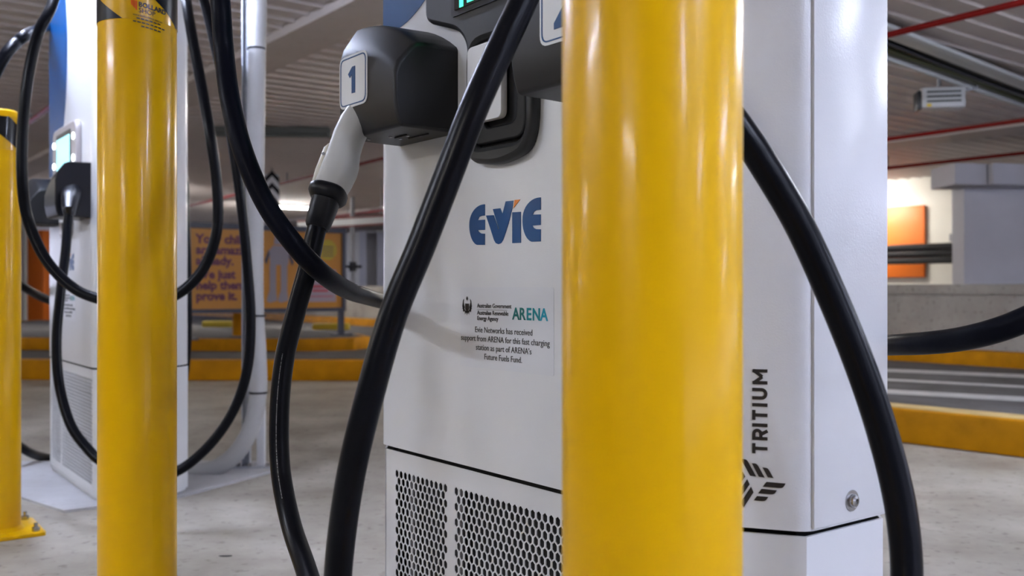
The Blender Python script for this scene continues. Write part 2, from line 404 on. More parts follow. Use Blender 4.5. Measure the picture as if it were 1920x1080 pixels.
def holster(parent, t0, t1, flip, variant):
    """box open at the bottom: sections along x, curved face, arched top"""
    n = 9; V, Fc = [], []
    for i in range(n):
        k = i/(n-1); kk = 1-k if flip else k
        T = 0.468-0.012*kk-0.052*kk**2.4
        hb = 0.403-0.050*kk**2.4
        prof = [(0.0, 0.262), (0.112, 0.264), (0.119, 0.285), (0.1235, 0.312), (0.1235, hb-0.004), (0.1165, hb+(T-hb)*0.30), (0.090, T-0.006), (0.078, T), (0.0, T+0.002)]
        t = t0+(t1-t0)*k
        for (p, h) in prof: V.append((t, -p, H(h)))
    m_ = 9
    for i in range(n-1):
        for j in range(m_):
            j2 = (j+1) % m_; Fc.append((i*m_+j, i*m_+j2, (i+1)*m_+j2, (i+1)*m_+j))
    Fc.append(tuple(range(m_))); Fc.append(tuple((n-1)*m_+j for j in range(m_)))
    bm = bmesh.new(); vs = [bm.verts.new(v) for v in V]
    for f in Fc: bm.faces.new([vs[i] for i in f])
    bmesh.ops.recalc_face_normals(bm, faces=bm.faces[:])
    es = []
    for e in bm.edges:
        a, b = (vv.index for vv in e.verts)
    bm.verts.index_update()
    for e in bm.edges:
        a, b = sorted(vv.index for vv in e.verts)
        sec = a//m_ == b//m_
        if sec and (a//m_ in (0, n-1)) and (a % m_, b % m_) not in ((0, m_-1),): es.append(e)
        if not sec and a % m_ in (1,): es.append(e)
    bmesh.ops.bevel(bm, geom=es, offset=0.0065, segments=4, profile=0.5, affect='EDGES', clamp_overlap=True)
    me = bpy.data.meshes.new('holster'); bm.to_mesh(me); bm.free()
    o = link('holster', finish(me, M['holster'] if variant != 'open' else M['black_plastic'], 3.2), parent)
    o.modifiers.new('weighted', 'WEIGHTED_NORMAL').weight = 100
    return o
def number_label(parent, t0, num, z0=0.314, z1=0.405):
    base = flat_mesh('number_label', [rrect(t0, t0+0.100, H(z0), H(z1), 0.016)], 0.0012, M['label_white'])
    o = decal('number_label', upright(base), parent); o.location = (0, -0.1243, 0)
    ring = flat_mesh('label_border', [rrect(t0+0.004, t0+0.096, H(z0)+0.004, H(z1)-0.004, 0.013), rrect(t0+0.0058, t0+0.0942, H(z0)+0.0058, H(z1)-0.0058, 0.012)], 0.0012, M['blue'])
    b = decal('label_border', upright(ring), o); b.location = (0, -0.0008, 0)
    cx0 = t0+0.050; zc = H((z0+z1)/2)
    if num == 1: lp = [[(cx0-0.004, zc-0.022), (cx0+0.008, zc-0.022), (cx0+0.008, zc+0.024), (cx0-0.002, zc+0.024), (cx0-0.017, zc+0.013), (cx0-0.011, zc+0.006), (cx0-0.004, zc+0.011)]]
    else: lp = [[(cx0-0.020, zc-0.028), (cx0+0.020, zc-0.028), (cx0+0.020, zc-0.017), (cx0-0.002, zc-0.017), (cx0+0.014, zc+0.002), (cx0+0.019, zc+0.012), (cx0+0.017, zc+0.023), (cx0+0.006, zc+0.031), (cx0-0.008, zc+0.030), (cx0-0.018, zc+0.020), (cx0-0.020, zc+0.012), (cx0-0.009, zc+0.010), (cx0-0.005, zc+0.019), (cx0+0.003, zc+0.020), (cx0+0.007, zc+0.013), (cx0+0.003, zc+0.004), (cx0-0.020, zc-0.020)]]
    d = decal('number', upright(flat_mesh('number', lp, 0.0012, M['blue'])), o); d.location = (0, -0.0009, 0)

def charger(name, label, org, yaw, variant):
    t = thing(name, label, 'charger', (org[0], org[1], 0), yaw, 'fast chargers in the row')
    FPi = inset(FP, 0.0)
    # polygon orientation: counter-clockwise seen from above, so inset() moves inwards
    upper = once('upper', lambda: prism('upper_cover', round_poly(FP, [0.012, 0.03, 0.016, 0.008, 0.03, 0.03, 0.02, 0.02]), SEAM+0.001, 2.0, M['white'], bevel=None, smooth=0.35))
    if upper.parent is None and 'used' not in _cache:
        upper.parent = t; _cache['used'] = 1
    else:
        u2 = upper.copy(); C.objects.link(u2); u2.parent = t; upper = u2
    prism('inner_core', inset(FP, 0.03), 0.01, SEAM+0.03, M['black_in'], t)
    # lower cover: folded sheet round the sides and back, perforated sheet at the front
    outp = inset(FP, 0.004); inp = inset(FP, 0.008)
    order = [1, 2, 3, 4, 5, 6, 7, 0]
    ring = [outp[i] for i in order]+[inp[i] for i in reversed(order)]
    prism('lower_cover', ring, 0.02, SEAM-0.006, M['white_edge'], t, smooth=0.35)
    prism('plinth', inset(FP, 0.012), 0.0, 0.022, M['white_edge'], t)
    pm = once('hex', hex_panel)
    pp = link('vent_panel', pm, t, (0, 0.0055, 0))
    boxes('panel_stiffener', [(0.0835, 0.0965, 0.010, 0.014, 0.04, SEAM-0.04), (0.236, 0.2555, 0.010, 0.014, 0.04, SEAM-0.04)], M['grey_bar'], t)
    # side panels and their tamper screws
    for sx in (1, -1):
        sp = box('side_panel', (0.8985, 0.9035, 0.088, 0.246, SEAM+0.004, 1.97) if sx == 1 else (-0.1235, -0.1185, 0.088, 0.246, SEAM+0.004, 1.97), M['white'], t, bevel=0.0015)
        for zz in (H(-0.269), H(0.75)):
            sc_ = lathe('screw', [(0.0135, 0), (0.0135, 0.0012), (0.0085, 0.0013), (0.0085, 0.004), (0.0070, 0.0065), (0.0035, 0.0078), (0.0034, 0.0060), (0.0002, 0.0058)], M['steel'], sp, n=24)
            sc_.location = ((0.9035 if sx == 1 else -0.1235), 0.165, zz); sc_.rotation_euler = (0, sx*PI/2, 0)
    # blue swoosh at the upper left
    el = []
    for k in range(61):
        a = -PI/2+PI*k/60; x = 0.035+0.33*math.cos(a); z = H(0.98)+0.50*math.sin(a); el.append((x, z))
    el = [(0.002, el[0][1]+0.0005)]+el+[(0.002, el[-1][1])]
    decal('blue_swoosh', once('sw', lambda: upright(flat_mesh('blue_swoosh', [el], 0.0006, M['blue']))), t).location = (0, -0.0006, 0)
    decal('company_logo', once('ev', lambda: upright(flat_mesh('company_logo', evie_mesh('blue'), 0.0008, M['blue']))), t, 'royal blue rounded letters').location = (0, -0.0006, 0)
    decal('logo_accent', once('ev2', lambda: upright(flat_mesh('logo_accent', evie_mesh('orange'), 0.0008, M['orange_vinyl']))), t, 'small orange wedge').location = (0, -0.0006, 0)
    # funding sticker
    st = link('funding_sticker', once('st', lambda: upright(flat_mesh('funding_sticker', [rrect(0.264, 0.512, H(-0.131), H(0.001), 0.004)], 0.0005, M['sticker']))), t, (0, -0.0004, 0))
    def ftext(body, x, h, size, m, **k): return shifted(text_mesh('t', body, size, m, depth=0.0004, **k), x, H(h))
    def body_txt():
        L = [ftext('Evie Networks has received', 0.3845, -0.0728, 0.0136, M['ink'], align='CENTER', xscale=1.0),
             ftext('support from ARENA for this fast charging', 0.3845, -0.0873, 0.0136, M['ink'], align='CENTER'),
             ftext('station as part of ARENA\u2019s', 0.3845, -0.1017, 0.0136, M['ink'], align='CENTER'),
             ftext('Future Fuels Fund.', 0.3845, -0.1162, 0.0136, M['ink'], align='CENTER')]
        return upright(join('sticker_text', L, M['ink']))
    def gov_txt():
        L = [ftext('Australian Government', 0.314, -0.0321, 0.0098, M['ink'], bold=0.00012, xscale=1), ftext('Australian Renewable', 0.314, -0.0437, 0.0098, M['ink'], bold=0.00012), ftext('Energy Agency', 0.314, -0.0527, 0.0098, M['ink'], bold=0.00012),
             flat_mesh('r', [[(0.314, H(-0.0356)), (0.396, H(-0.0356)), (0.396, H(-0.0351)), (0.314, H(-0.0351))]], 0.0004, M['ink'])]
        # coat of arms: shield, two supporters, star and wattle sprays
        cxx, cz = 0.2845, H(-0.034)
        sh = [[(cxx-0.0055, cz+0.008), (cxx+0.0055, cz+0.008), (cxx+0.0055, cz-0.001), (cxx, cz-0.008), (cxx-0.0055, cz-0.001)]]
        sh += [[(cxx+sx*0.0065, cz+0.002), (cxx+sx*0.010, cz+0.010), (cxx+sx*0.0088, cz+0.016), (cxx+sx*0.0120, cz+0.013), (cxx+sx*0.0140, cz+0.004), (cxx+sx*0.0112, cz-0.006), (cxx+sx*0.0085, cz-0.004)][::sx] for sx in (-1, 1)]
        L.append(flat_mesh('c', sh, 0.0004, M['ink']))
        star = [(cxx+(0.004 if k % 2 else 0.0018)*math.sin(PI*k/7), cz+0.0165+(0.004 if k % 2 else 0.0018)*math.cos(PI*k/7)) for k in range(14)]
        L.append(flat_mesh('s', [star], 0.0004, M['ink']))
        for k in range(15):
            a = -PI*(0.03+0.94*k/14); ca, sa = math.cos(a), math.sin(a)
            r0 = 0.009; r1 = 0.0155 if k % 2 else 0.0135; wdt = 0.0015
            L.append(flat_mesh('w', [[(cxx+ca*r0+sa*wdt, cz+0.004+sa*r0-ca*wdt), (cxx+ca*r1, cz+0.004+sa*r1), (cxx+ca*r0-sa*wdt, cz+0.004+sa*r0+ca*wdt)]], 0.0004, M['ink']))
        return upright(join('government_crest', L, M['ink']))
    o = link('sticker_text', once('bt', body_txt), st, (0, -0.0005, 0))
    o = link('government_crest', once('gt', gov_txt), st, (0, -0.0005, 0))
    xs = [0.4105, 0.4277, 0.4455, 0.4603, 0.4803]; ms = ['green_ink', 'green_ink', 'teal', 'teal', 'teal2']
    for i, ch in enumerate('ARENA'):
        me = once('ar%d' % i, lambda: upright(ftext(ch, xs[i], -0.0490, 0.0262, M[ms[i]], bold=0.0006, xscale=1.0)))
        link('agency_letter', me, st, (0, -0.0005, 0))
    # maker's name and mark on the slanted corner
    ca = math.atan2(0.081, 0.12)
    def s1(me): return me
    def tri():
        wd = 0.0041; Hh = 0.0185; hw = wd/2; L = []
        def rib(pts):
            P = [Vector(p) for p in pts]; n = len(P); l, r = [], []
            for i, p in enumerate(P):
                d0 = (P[i]-P[i-1]).normalized() if i else (P[1]-P[0]).normalized(); d1 = (P[i+1]-P[i]).normalized() if i < n-1 else d0
                n0 = Vector((-d0.y, d0.x)); n1 = Vector((-d1.y, d1.x)); m_ = (n0+n1).normalized(); k = hw/max(0.5, m_.dot(n0))
                l.append(tuple(p+m_*k)); r.append(tuple(p-m_*k))
            L.append(flat_mesh('s', [l+r[::-1]], 0.0005, M['ink']))
        def arc(cx, cy, r, a0, a1, n=8): return [(cx+r*math.cos(math.radians(a0+(a1-a0)*k/n)), cy+r*math.sin(math.radians(a0+(a1-a0)*k/n))) for k in range(n+1)]
        def T(x): rib([(x, Hh-hw), (x+0.0125, Hh-hw)]); rib([(x+0.00625, 0), (x+0.00625, Hh-hw)])
        def I(x): rib([(x+hw, 0), (x+hw, Hh)])
        T(0)
        x = 0.0165; rib([(x+hw, 0), (x+hw, Hh)]); r = 0.0042; rib([(x+hw, Hh-hw), (x+0.0075, Hh-hw)]+arc(x+0.0078, Hh-hw-r, r, 88, -88)+[(x+hw, Hh-hw-2*r)]); rib([(x+0.0068, 0.0085), (x+0.0118, 0.0)])
        I(0.0330); T(0.0412); I(0.0580)
        x = 0.0665; rib([(x+hw, Hh)]+arc(x+hw+0.0052, 0.0052+hw, 0.0052, 180, 360, 12)+[(x+hw+0.0104, Hh)])
        x = 0.0855; rib([(x+hw, 0), (x+hw, Hh-0.0005)]); rib([(x+0.0166, 0), (x+0.0166, Hh-0.0005)]); rib([(x+hw-0.0008, Hh-0.0012), (x+0.00932, 0.0062)]); rib([(x+0.0174, Hh-0.0012), (x+0.00932, 0.0062)])
        me = join('maker_name', L, M['ink'])
        me.transform(Matrix.Rotation(PI/2, 4, 'Z')); return upright(me)
    def along_s1(o, s, h):
        o.location = (0.78+math.cos(ca)*s+math.sin(ca)*0.0006, math.sin(ca)*s-math.cos(ca)*0.0006, H(h)); o.rotation_euler = (0, 0, ca)
    o = link('maker_name', once('tri', tri), t); along_s1(o, 0.0965, -0.2045)
    def mark():
        lps = []
        bars = [[(152,607),(245,609),(232,634),(134,632)], [(128,643),(203,646),(190,668),(111,667)], [(106,681),(161,682),(147,705),(90,704)]]
        for q in range(3):
            R_ = Matrix.Rotation(q*2*PI/3, 2)
            for b_ in bars:
                pts = [R_ @ (Vector((x-104, -(y-617)))*0.000245) for x, y in b_]; lps.append(round_poly([tuple(p) for p in pts], [0.0, 0.0, 0.004, 0.0], 3))
        return upright(flat_mesh('maker_mark', lps, 0.0005, M['ink']))
    o = link('maker_mark', once('mk', mark), t); along_s1(o, 0.0835, -0.2415)
    # console with screen
    out = [(0.183, H(0.655)), (0.183, H(0.462)), (0.285, H(0.427)), (0.311, H(0.40)), (0.311, H(0.205)), (0.40, H(0.192)), (0.482, H(0.212)), (0.484, H(0.40)), (0.507, H(0.427)), (0.615, H(0.462)), (0.615, H(0.655))]
    out = round_poly(out, [0.05, 0.022, 0.022, 0.02, 0.03, 0.04, 0.06, 0.02, 0.022, 0.022, 0.05], 8)
    cm = M['console'] if variant == 'near' else M['console_sheen']
    co = link('console', upright(flat_mesh('console', [out, rrect(0.322, 0.466, H(0.225), H(0.397), 0.03)], 0.024, cm, 0.008)), t, (0, -0.010, 0))
    link('holster_recess', once('hr', lambda: upright(flat_mesh('holster_recess', [rrect(0.318, 0.460, H(0.231), H(0.397), 0.026), rrect(0.350, 0.438, H(0.256), H(0.392), 0.018)], 0.016, M['dish'], 0.003))), co, (0, 0.003, 0))
    box('recess_back', (0.315, 0.470, 0.0060, 0.0092, H(0.222), H(0.40)), M['black_in'], co)
    link('white_plate', once('wp', lambda: upright(flat_mesh('white_plate', [rrect(0.3175, 0.4110, H(0.266), H(0.390), 0.013)], 0.012, M['white_edge'], 0.001))), co, (0, -0.0075, 0))
    scr = link('screen_bezel', upright(flat_mesh('screen_bezel', [rrect(0.272, 0.530, H(0.4500), H(0.625), 0.006)], 0.004, M['black_plastic'])), co, (0, -0.0125, 0))
    if variant == 'near':
        box('screen', (0.284, 0.52, -0.0035, -0.002, H(0.4595), H(0.615)), M['screen_off'], scr)
        boxes('screen_readout', [(0.300, 0.310, -0.0045, -0.0032, H(0.4605), H(0.56)), (0.322, 0.352, -0.0045, -0.0032, H(0.4635), H(0.53))], M['screen_green'], scr)
    else:
        box('screen', (0.286, 0.52, -0.0035, -0.002, H(0.474), H(0.605)), M['screen'], scr)
        boxes('screen_readout', [(0.40, 0.49, -0.0045, -0.0032, H(0.480), H(0.494))], M['screen_green'], scr)
        for xx in (0.222, 0.580):
            for hh in (0.505, 0.590):
                d = lathe('indicator', [(0.013, 0), (0.013, 0.003), (0.009, 0.005), (0.001, 0.006)], M['led'], co, n=20); d.location = (xx, -0.012, H(hh)); d.rotation_euler = (PI/2, 0, 0)
    # holsters
    h1 = holster(t, 0.060, 0.256, False, 'box')
    number_label(h1, 0.0665, 1)
    boxes('drain_slot', [(0.160, 0.225, -0.040, -0.0385, H(0.2605), H(0.2635)), (0.150, 0.19, -0.062, -0.0605, H(0.2605), H(0.2637))], M['black_in'], h1)
    for xx, yy in ((0.100, -0.085), (0.150, -0.070), (0.178, -0.052), (0.19, -0.035), (0.142, -0.045)):
        sc_ = lathe('screw', [(0.0035, 0), (0.0035, 0.0014), (0.0015, 0.0022)], M['steel'], h1, n=12); sc_.location = (xx, yy, H(0.2634)); sc_.rotation_euler = (PI, 0, 0)
    h2 = holster(t, 0.566, 0.762, True, 'box' if variant == 'near' else 'open')
    if variant == 'near': number_label(h2, 0.634, 2)
    return t
ORG = Vector((-0.2456, 1.857, 0))
ORG2 = Vector((-2.022, 4.262, 0))
near_charger = charger('ev_charger', 'white fast charger filling the middle, behind the nearest yellow bollard', ORG, ROW, 'near')
far_charger = charger('ev_charger', 'white fast charger further back, half hidden behind the striped-topped bollard', ORG2, -(PI/2-math.radians(36.0)), 'far')
# concrete pads
for o_, ln in ((ORG, 1), (ORG2, 1)):
    pts = [world_rc(o_, -0.45, -0.35), world_rc(o_, 0.98, -0.12), world_rc(o_, 1.02, 0.9), world_rc(o_, -0.45, 0.95)]
    if o_ is ORG2:
        pts = [fl(-60, 905), fl(120, 962), fl(345, 932), fl(520, 884), fl(500, 868), fl(-60, 868)]
        p_ = prism('charger_pad', pts, 0.0, 0.010, M['pad']); struct(p_)

# ------------------------------------------------------------------ bollards
def wrapmesh(loops, R, m, name):
    """flat pattern (arc, height) wrapped round a cylinder; loops are subdivided quads/polys"""
    bm = bmesh.new()
    for lp in loops:
        f = bm.faces.new([bm.verts.new((x, y, 0)) for x, y in lp])
    for k in range(24):
        x = -0.25+0.5*k/24+0.003
        bmesh.ops.bisect_plane(bm, geom=bm.verts[:]+bm.edges[:]+bm.faces[:], plane_co=(x, 0, 0), plane_no=(1, 0, 0))
    for v in bm.verts:
        a = v.co.x/R; v.co = Vector((R*math.sin(a), -R*math.cos(a), v.co.y))
    bmesh.ops.recalc_face_normals(bm, faces=bm.faces[:])
    me = bpy.data.meshes.new(name); bm.to_mesh(me); bm.free()
    return finish(me, m, 0.6)
def clip_band(x0, x1, shear, z0, z1):
    """parallelogram stripe limited to tape height"""
    return [(x0, z1), (x0+(z1-z0)/shear, z0), (x1+(z1-z0)/shear, z0), (x1, z1)]
def bollard(loc, label, rot, top, tape0, tape1, phase, sticker=False, bolts=True):
    R = 0.070
    t = thing('bollard', label, 'bollard', (loc[0], loc[1], 0), rot, 'yellow bollards')
    # post facing: local -y towards the viewer
    lathe('post', [(R, 0.012), (R, top-0.02), (R-0.004, top-0.006), (R-0.014, top)], M['yellow'], t, n=96)
    lathe('base_weld', [(R+0.012, 0.012), (R+0.006, 0.018), (R, 0.026)], M['yellow'], t, n=48)
    pl = prism('base_plate', rrect(-0.125, 0.125, -0.125, 0.125, 0.015), 0.0, 0.013, M['yellow'], t, bevel=0.002); pl.rotation_euler = (0, 0, math.radians(8))
    for sx in (-1, 1):
        for sy in (-1, 1):
            an = math.radians(8); x = 0.098*sx; y = 0.098*sy
            b = cyl('anchor_bolt', 0.012, 0.013, 0.026, M['steel'], t, n=6, loc=(x*math.cos(an)-y*math.sin(an), x*math.sin(an)+y*math.cos(an), 0))
            cyl('bolt_stud', 0.006, 0.026, 0.040, M['steel'], b, n=12)
    # chevron tape: yellow band with black slanted stripes
    Rt = R+0.0006; circ = 2*PI*Rt
    band = lathe('reflective_tape', [(R+0.0001, tape0), (Rt, tape0), (Rt, tape1), (R+0.0001, tape1)], M['tape_yellow'], t, n=96)
    loops = []; per = circ/2; wd = per/2
    sh = 0.73
    for k in (-3, -2, -1, 0, 1, 2, 3):
        x0 = phase+k*per
        q = clip_band(x0-wd, x0, sh, tape0, tape1)
        loops.append(q)
    # trim to one turn
    bm = bmesh.new()
    for lp in loops: bm.faces.new([bm.verts.new((x, y, 0)) for x, y in lp])
    for sx in (-1, 1):
        bmesh.ops.bisect_plane(bm, geom=bm.verts[:]+bm.edges[:]+bm.faces[:], plane_co=(sx*circ/2, 0, 0), plane_no=(sx, 0, 0), clear_outer=True)
    for k in range(48):
        x = -circ/2+circ*(k+0.5)/48
        bmesh.ops.bisect_plane(bm, geom=bm.verts[:]+bm.edges[:]+bm.faces[:], plane_co=(x, 0, 0), plane_no=(1, 0, 0))
    Rb = Rt+0.0005
    for v in bm.verts:
        a = v.co.x/Rb; v.co = Vector((Rb*math.sin(a), -Rb*math.cos(a), v.co.y))
    me = bpy.data.meshes.new('black_stripes'); bm.to_mesh(me); bm.free()
    for p in me.polygons: p.use_smooth = True
    me.materials.append(M['tape_black'])
    link('black_stripes', me, t)
    if sticker:
        Rs = Rb+0.0003
        def wraptext(me, x, z, m, name, skew=0.0):
            bm = bmesh.new(); bm.from_mesh(me)
            for v in bm.verts:
                ax = v.co.x+x; zz = v.co.y+z+skew*(v.co.x)
                a = ax/Rs; r_ = Rs+v.co.z; v.co = Vector((r_*math.sin(a), -r_*math.cos(a), zz))
            o_ = bpy.data.meshes.new(name); bm.to_mesh(o_); bm.free(); o_.materials.append(m); return link(name, o_, t)
        top_z = EYE+0.500
        wraptext(text_mesh('a', 'BOLLARD', 0.0118, M['ink'], depth=0.0003, bold=0.0004), 0.0015, tape0+0.0230, M['ink'], 'shop_name', -0.14)
        wraptext(text_mesh('a', 'SHOP', 0.0118, M['ink'], depth=0.0003), 0.0015, tape0+0.0125, M['ink'], 'shop_name', -0.14)
        wraptext(flat_mesh('a', [[(0, 0.0165), (0, 0.0090), (0.0028, 0.0060), (0.0028, 0.0165)], [(0.0036, 0.0165), (0.0036, 0.0052), (0.0064, 0.0022), (0.0064, 0.0165)], [(0.0072, 0.0165), (0.0072, 0.0012), (0.0100, -0.002), (0.0100, 0.0165)]], 0.0003, M['red_orange']), -0.0110, tape0+0.0165, M['red_orange'], 'shop_mark')
        wraptext(text_mesh('a', 'www.bollardshop.com.au', 0.0052, M['ink'], depth=0.0003), -0.008, tape0+0.0065, M['ink'], 'fine_print', -0.14)
        dash = []
        for j, (x0, n_) in enumerate(((0.0, 6), (-0.006, 8), (0.008, 5))):
            for k in range(n_):
                dash.append([(x0+k*0.0075, -j*0.0065), (x0+k*0.0075+0.0058, -j*0.0065), (x0+k*0.0075+0.0058, -j*0.0065+0.0022), (x0+k*0.0075, -j*0.0065+0.0022)])
        wraptext(flat_mesh('a', dash, 0.0003, M['ink']), -0.002, tape0+0.0005, M['ink'], 'fine_print', -0.14)
    return t
def face_cam(p): return math.atan2(-p[0], p[1]) 
bA = (0.1092, 0.765); bB = (-0.702, 1.829); bC = (-1.678, 3.18)
bollard(bA, 'nearest and widest yellow bollard, plain gloss post in front of the charger', face_cam(bA), 1.40, 1.29, 1.39, 0.0)
bollard(bB, 'yellow bollard with a shop label under its striped tape, left of centre', face_cam(bB), 1.42, EYE+0.4865, EYE+0.60, -0.075-0.002-0.105, sticker=True)
bollard(bC, 'yellow bollard cut by the left edge, black and yellow band and base plate showing', face_cam(bC), 1.378, 1.245, 1.352, 0.036)

# ------------------------------------------------------------------ charging cables
RC = 0.0165
def cable(label, pts, r=RC, group='black charging cables', m='cable'):
    path = crom([at(*p) if not isinstance(p, Vector) else p for p in pts], 14)
    org = path[0]
    t = thing('charging_cable', label, 'cable', tuple(org), 0, group)
    tube('jacket', path, r, M[m], t, sides=24, origin=org)
    return t, path
def loft(name, secs, m, parent, origin, sides=24):
    """secs: (point, half-width along a, half-width along b, a-axis, b-axis)"""
    V, Fc = [], []
    for (p, ra, rb, ax, bx) in secs:
        for k in range(sides):
            an = 2*PI*k/sides; c, s_ = math.cos(an), math.sin(an); e = 0.72
            V.append(Vector(p)+ax*(math.copysign(abs(c)**e, c)*ra)+bx*(math.copysign(abs(s_)**e, s_)*rb)-Vector(origin))
    for i in range(len(secs)-1):
        for k in range(sides):
            k2 = (k+1) % sides; Fc.append((i*sides+k, i*sides+k2, (i+1)*sides+k2, (i+1)*sides+k))
    Fc.append(tuple(range(sides))[::-1]); Fc.append(tuple((len(secs)-1)*sides+k for k in range(sides)))
    return obj(name, V, Fc, m, parent, smooth=1.0)
def connector(t, p0, p1, p2, org, long_=True):
    """p0: inside the holster, p1: end of the grip, p2: start of the cable"""
    p0, p1, p2 = Vector(p0), Vector(p1), Vector(p2); ax = (p1-p0).normalized()
    side = Vector((1, 0, 0)); side = (side-ax*side.dot(ax)).normalized(); bx = ax.cross(side).normalized()
    L = (p1-p0).length
    prof = [(-0.05, 0.025, 0.024, 0.008), (0.10, 0.027, 0.026, 0.004), (0.30, 0.0265, 0.028, 0.001), (0.45, 0.0265, 0.030, 0.002), (0.60, 0.0290, 0.032, 0.005), (0.70, 0.0300, 0.032, 0.005), (0.85, 0.0290, 0.030, 0.003), (1.0, 0.0265, 0.027, 0.0)]
    secs = [(p0+ax*L*k+side*o_, a, b, side, bx) for k, a, b, o_ in prof]
    h = loft('handle', secs, M['handle'], t, org)
    # raised thumb flap on the outer side
    q0 = p0+ax*L*0.44-side*0.0235; q1 = p0+ax*L*0.985-side*0.0245
    f = loft('release_lever', [(q0, 0.004, 0.010, side, bx), (q0.lerp(q1, 0.12), 0.009, 0.015, side, bx), (q0.lerp(q1, 0.6), 0.0095, 0.016, side, bx), (q1, 0.007, 0.014, side, bx)], M['handle_light'], h, org)
    pin = q0.lerp(q1, 0.22)-side*0.004-bx*0.0
    nrm = Vector((0, -1, 0)); 
    s_ = tube('pivot_pin', [pin+nrm*0.012, pin+nrm*0.018], 0.0028, M['grey_bar'], f, sides=12, origin=org)
    # seam line and moulding mark
    a_ = ax; d = (p2-p1); dn = d.normalized()
    side2 = (side-dn*side.dot(dn)).normalized(); bx2 = dn.cross(side2)
    col = loft('collar', [(p1-ax*0.010, 0.0285, 0.030, side, bx), (p1-ax*0.006, 0.0325, 0.033, side, bx), (p1+ax*0.004, 0.0325, 0.033, side, bx), (p1+ax*0.011, 0.028, 0.029, side, bx), (p1+ax*0.014, 0.0225, 0.0225, side, bx)], M['boot'], t, org)
    loft('strain_relief', [(p1+dn*0.006, 0.0235, 0.0235, side2, bx2), (p1+d*0.55, 0.0225, 0.0225, side2, bx2), (p1+d*0.93, 0.0205, 0.0205, side2, bx2), (p2, 0.018, 0.018, side2, bx2)], M['boot'], t, org)
# 1: plugged into the left holster of the near charger, loops under and sweeps up across its front
hand0 = at(668, 215, 1.715); hand1 = at(615, 364, 1.66); hand2 = at(594, 428, 1.645)
pts = [hand2+(hand1-hand2).normalized()*0.02, (592, 436, 1.643), (578, 500, 1.64), (556, 580, 1.64), (534, 670, 1.64), (524, 770, 1.63), (526, 880, 1.61), (545, 980, 1.57), (572, 1062, 1.50), (600, 1150, 1.40), (628, 1215, 1.28), (636, 1190, 1.19), (632, 1120, 1.15), (640, 1010, 1.12), (660, 880, 1.10), (695, 735, 1.09), (737, 590, 1.09), (790, 460, 1.09), (838, 335, 1.09), (888, 205, 1.09), (935, 100, 1.10), (982, 0, 1.11), (1035, -130, 1.13), (1080, -300, 1.20), (1105, -560, 1.32), (1100, -900, 1.42)]
t, path = cable('thick black cable from the white-handled plug, sweeping diagonally across the charger front', pts)
connector(t, hand0, hand1, hand2, path[0])
# printed sheath lettering (fine pale strokes along the lower run)
def sheath(parent, path, i0, i1, org, off=0.0166):
    V, Fc = [], []; rnd = random.Random(3); step = 0
    for i in range(i0, i1):
        for j in range(3):
            a = path[i].lerp(path[i+1], j/3); b = path[i].lerp(path[i+1], j/3+0.22*rnd.random()+0.06)
            n = (Vector((0, 0, EYE))-a).normalized(); tan = (b-a).normalized(); n = (n-tan*n.dot(tan)).normalized(); sd = tan.cross(n)
            n2 = (n*math.cos(0.28)+sd*math.sin(0.28)).normalized(); sd2 = tan.cross(n2)
            k = len(V)
            for p in (a, b):
                for w_ in (-0.0006, 0.0006): V.append(p+n2*off+sd2*w_-org)
            for p in (a, b):
                for w_ in (-0.0006, 0.0006): V.append(p+n2*(off-0.0004)+sd2*w_-org)
            Fc += [(k, k+1, k+3, k+2), (k+4, k+6, k+7, k+5), (k, k+2, k+6, k+4), (k+1, k+5, k+7, k+3)]
    obj('sheath_print', V, Fc, M['grey_bar'], parent)
sheath(t, path, 55, 92, path[0]); 
# 2: from above behind the bollard, down past the right side, looping back to the second holster
c2h0 = at(1118, 150, 1.22); c2h1 = at(1135, 330, 1.19); c2h2 = at(1140, 430, 1.18)
pts = [c2h2+(c2h1-c2h2).normalized()*0.02, (1140, 450, 1.18), (1142, 620, 1.14), (1160, 900, 1.08), (1200, 1120, 1.06), (1300, 1300, 1.04), (1450, 1395, 1.02), (1600, 1360, 1.00), (1685, 1220, 1.0), (1700, 1090, 1.02), (1690, 960, 1.03), (1660, 830, 1.04), (1618, 700, 1.05), (1562, 560, 1.06), (1498, 420, 1.065), (1430, 305, 1.065), (1390, 246, 1.065), (1330, 160, 1.07), (1262, 40, 1.09), (1215, -120, 1.14), (1190, -360, 1.22), (1180, -600, 1.35)]
t, path = cable('thick black cable bowing down over the right side of the near charger', pts)
connector(t, c2h0, c2h1, c2h2, path[0])
# 3: passes behind the near charger, seen on both sides of it
pts = [(360, -900, 1.80), (385, -420, 1.70), (400, -150, 1.60), (413, 0, 1.56), (420, 95, 1.56), (432, 190, 1.53), (458, 290, 1.51), (500, 385, 1.50), (555, 462, 1.50), (605, 513, 1.54), (650, 543, 1.68), (692, 558, 1.93), (735, 570, 2.15), (790, 583, 2.28), (900, 600, 2.35), (1100, 630, 2.35), (1300, 650, 2.15), (1480, 655, 1.85), (1600, 650, 1.62), (1680, 646, 1.42), (1740, 643, 1.33), (1800, 636, 1.27), (1860, 622, 1.22), (1920, 600, 1.19), (1990, 565, 1.17), (2080, 500, 1.18), (2170, 350, 1.24), (2190, 50, 1.4), (2170, -250, 1.5)]
cable('long black cable drooping behind the near charger, seen left and right of it', pts, r=0.0158, m='cable_matte')
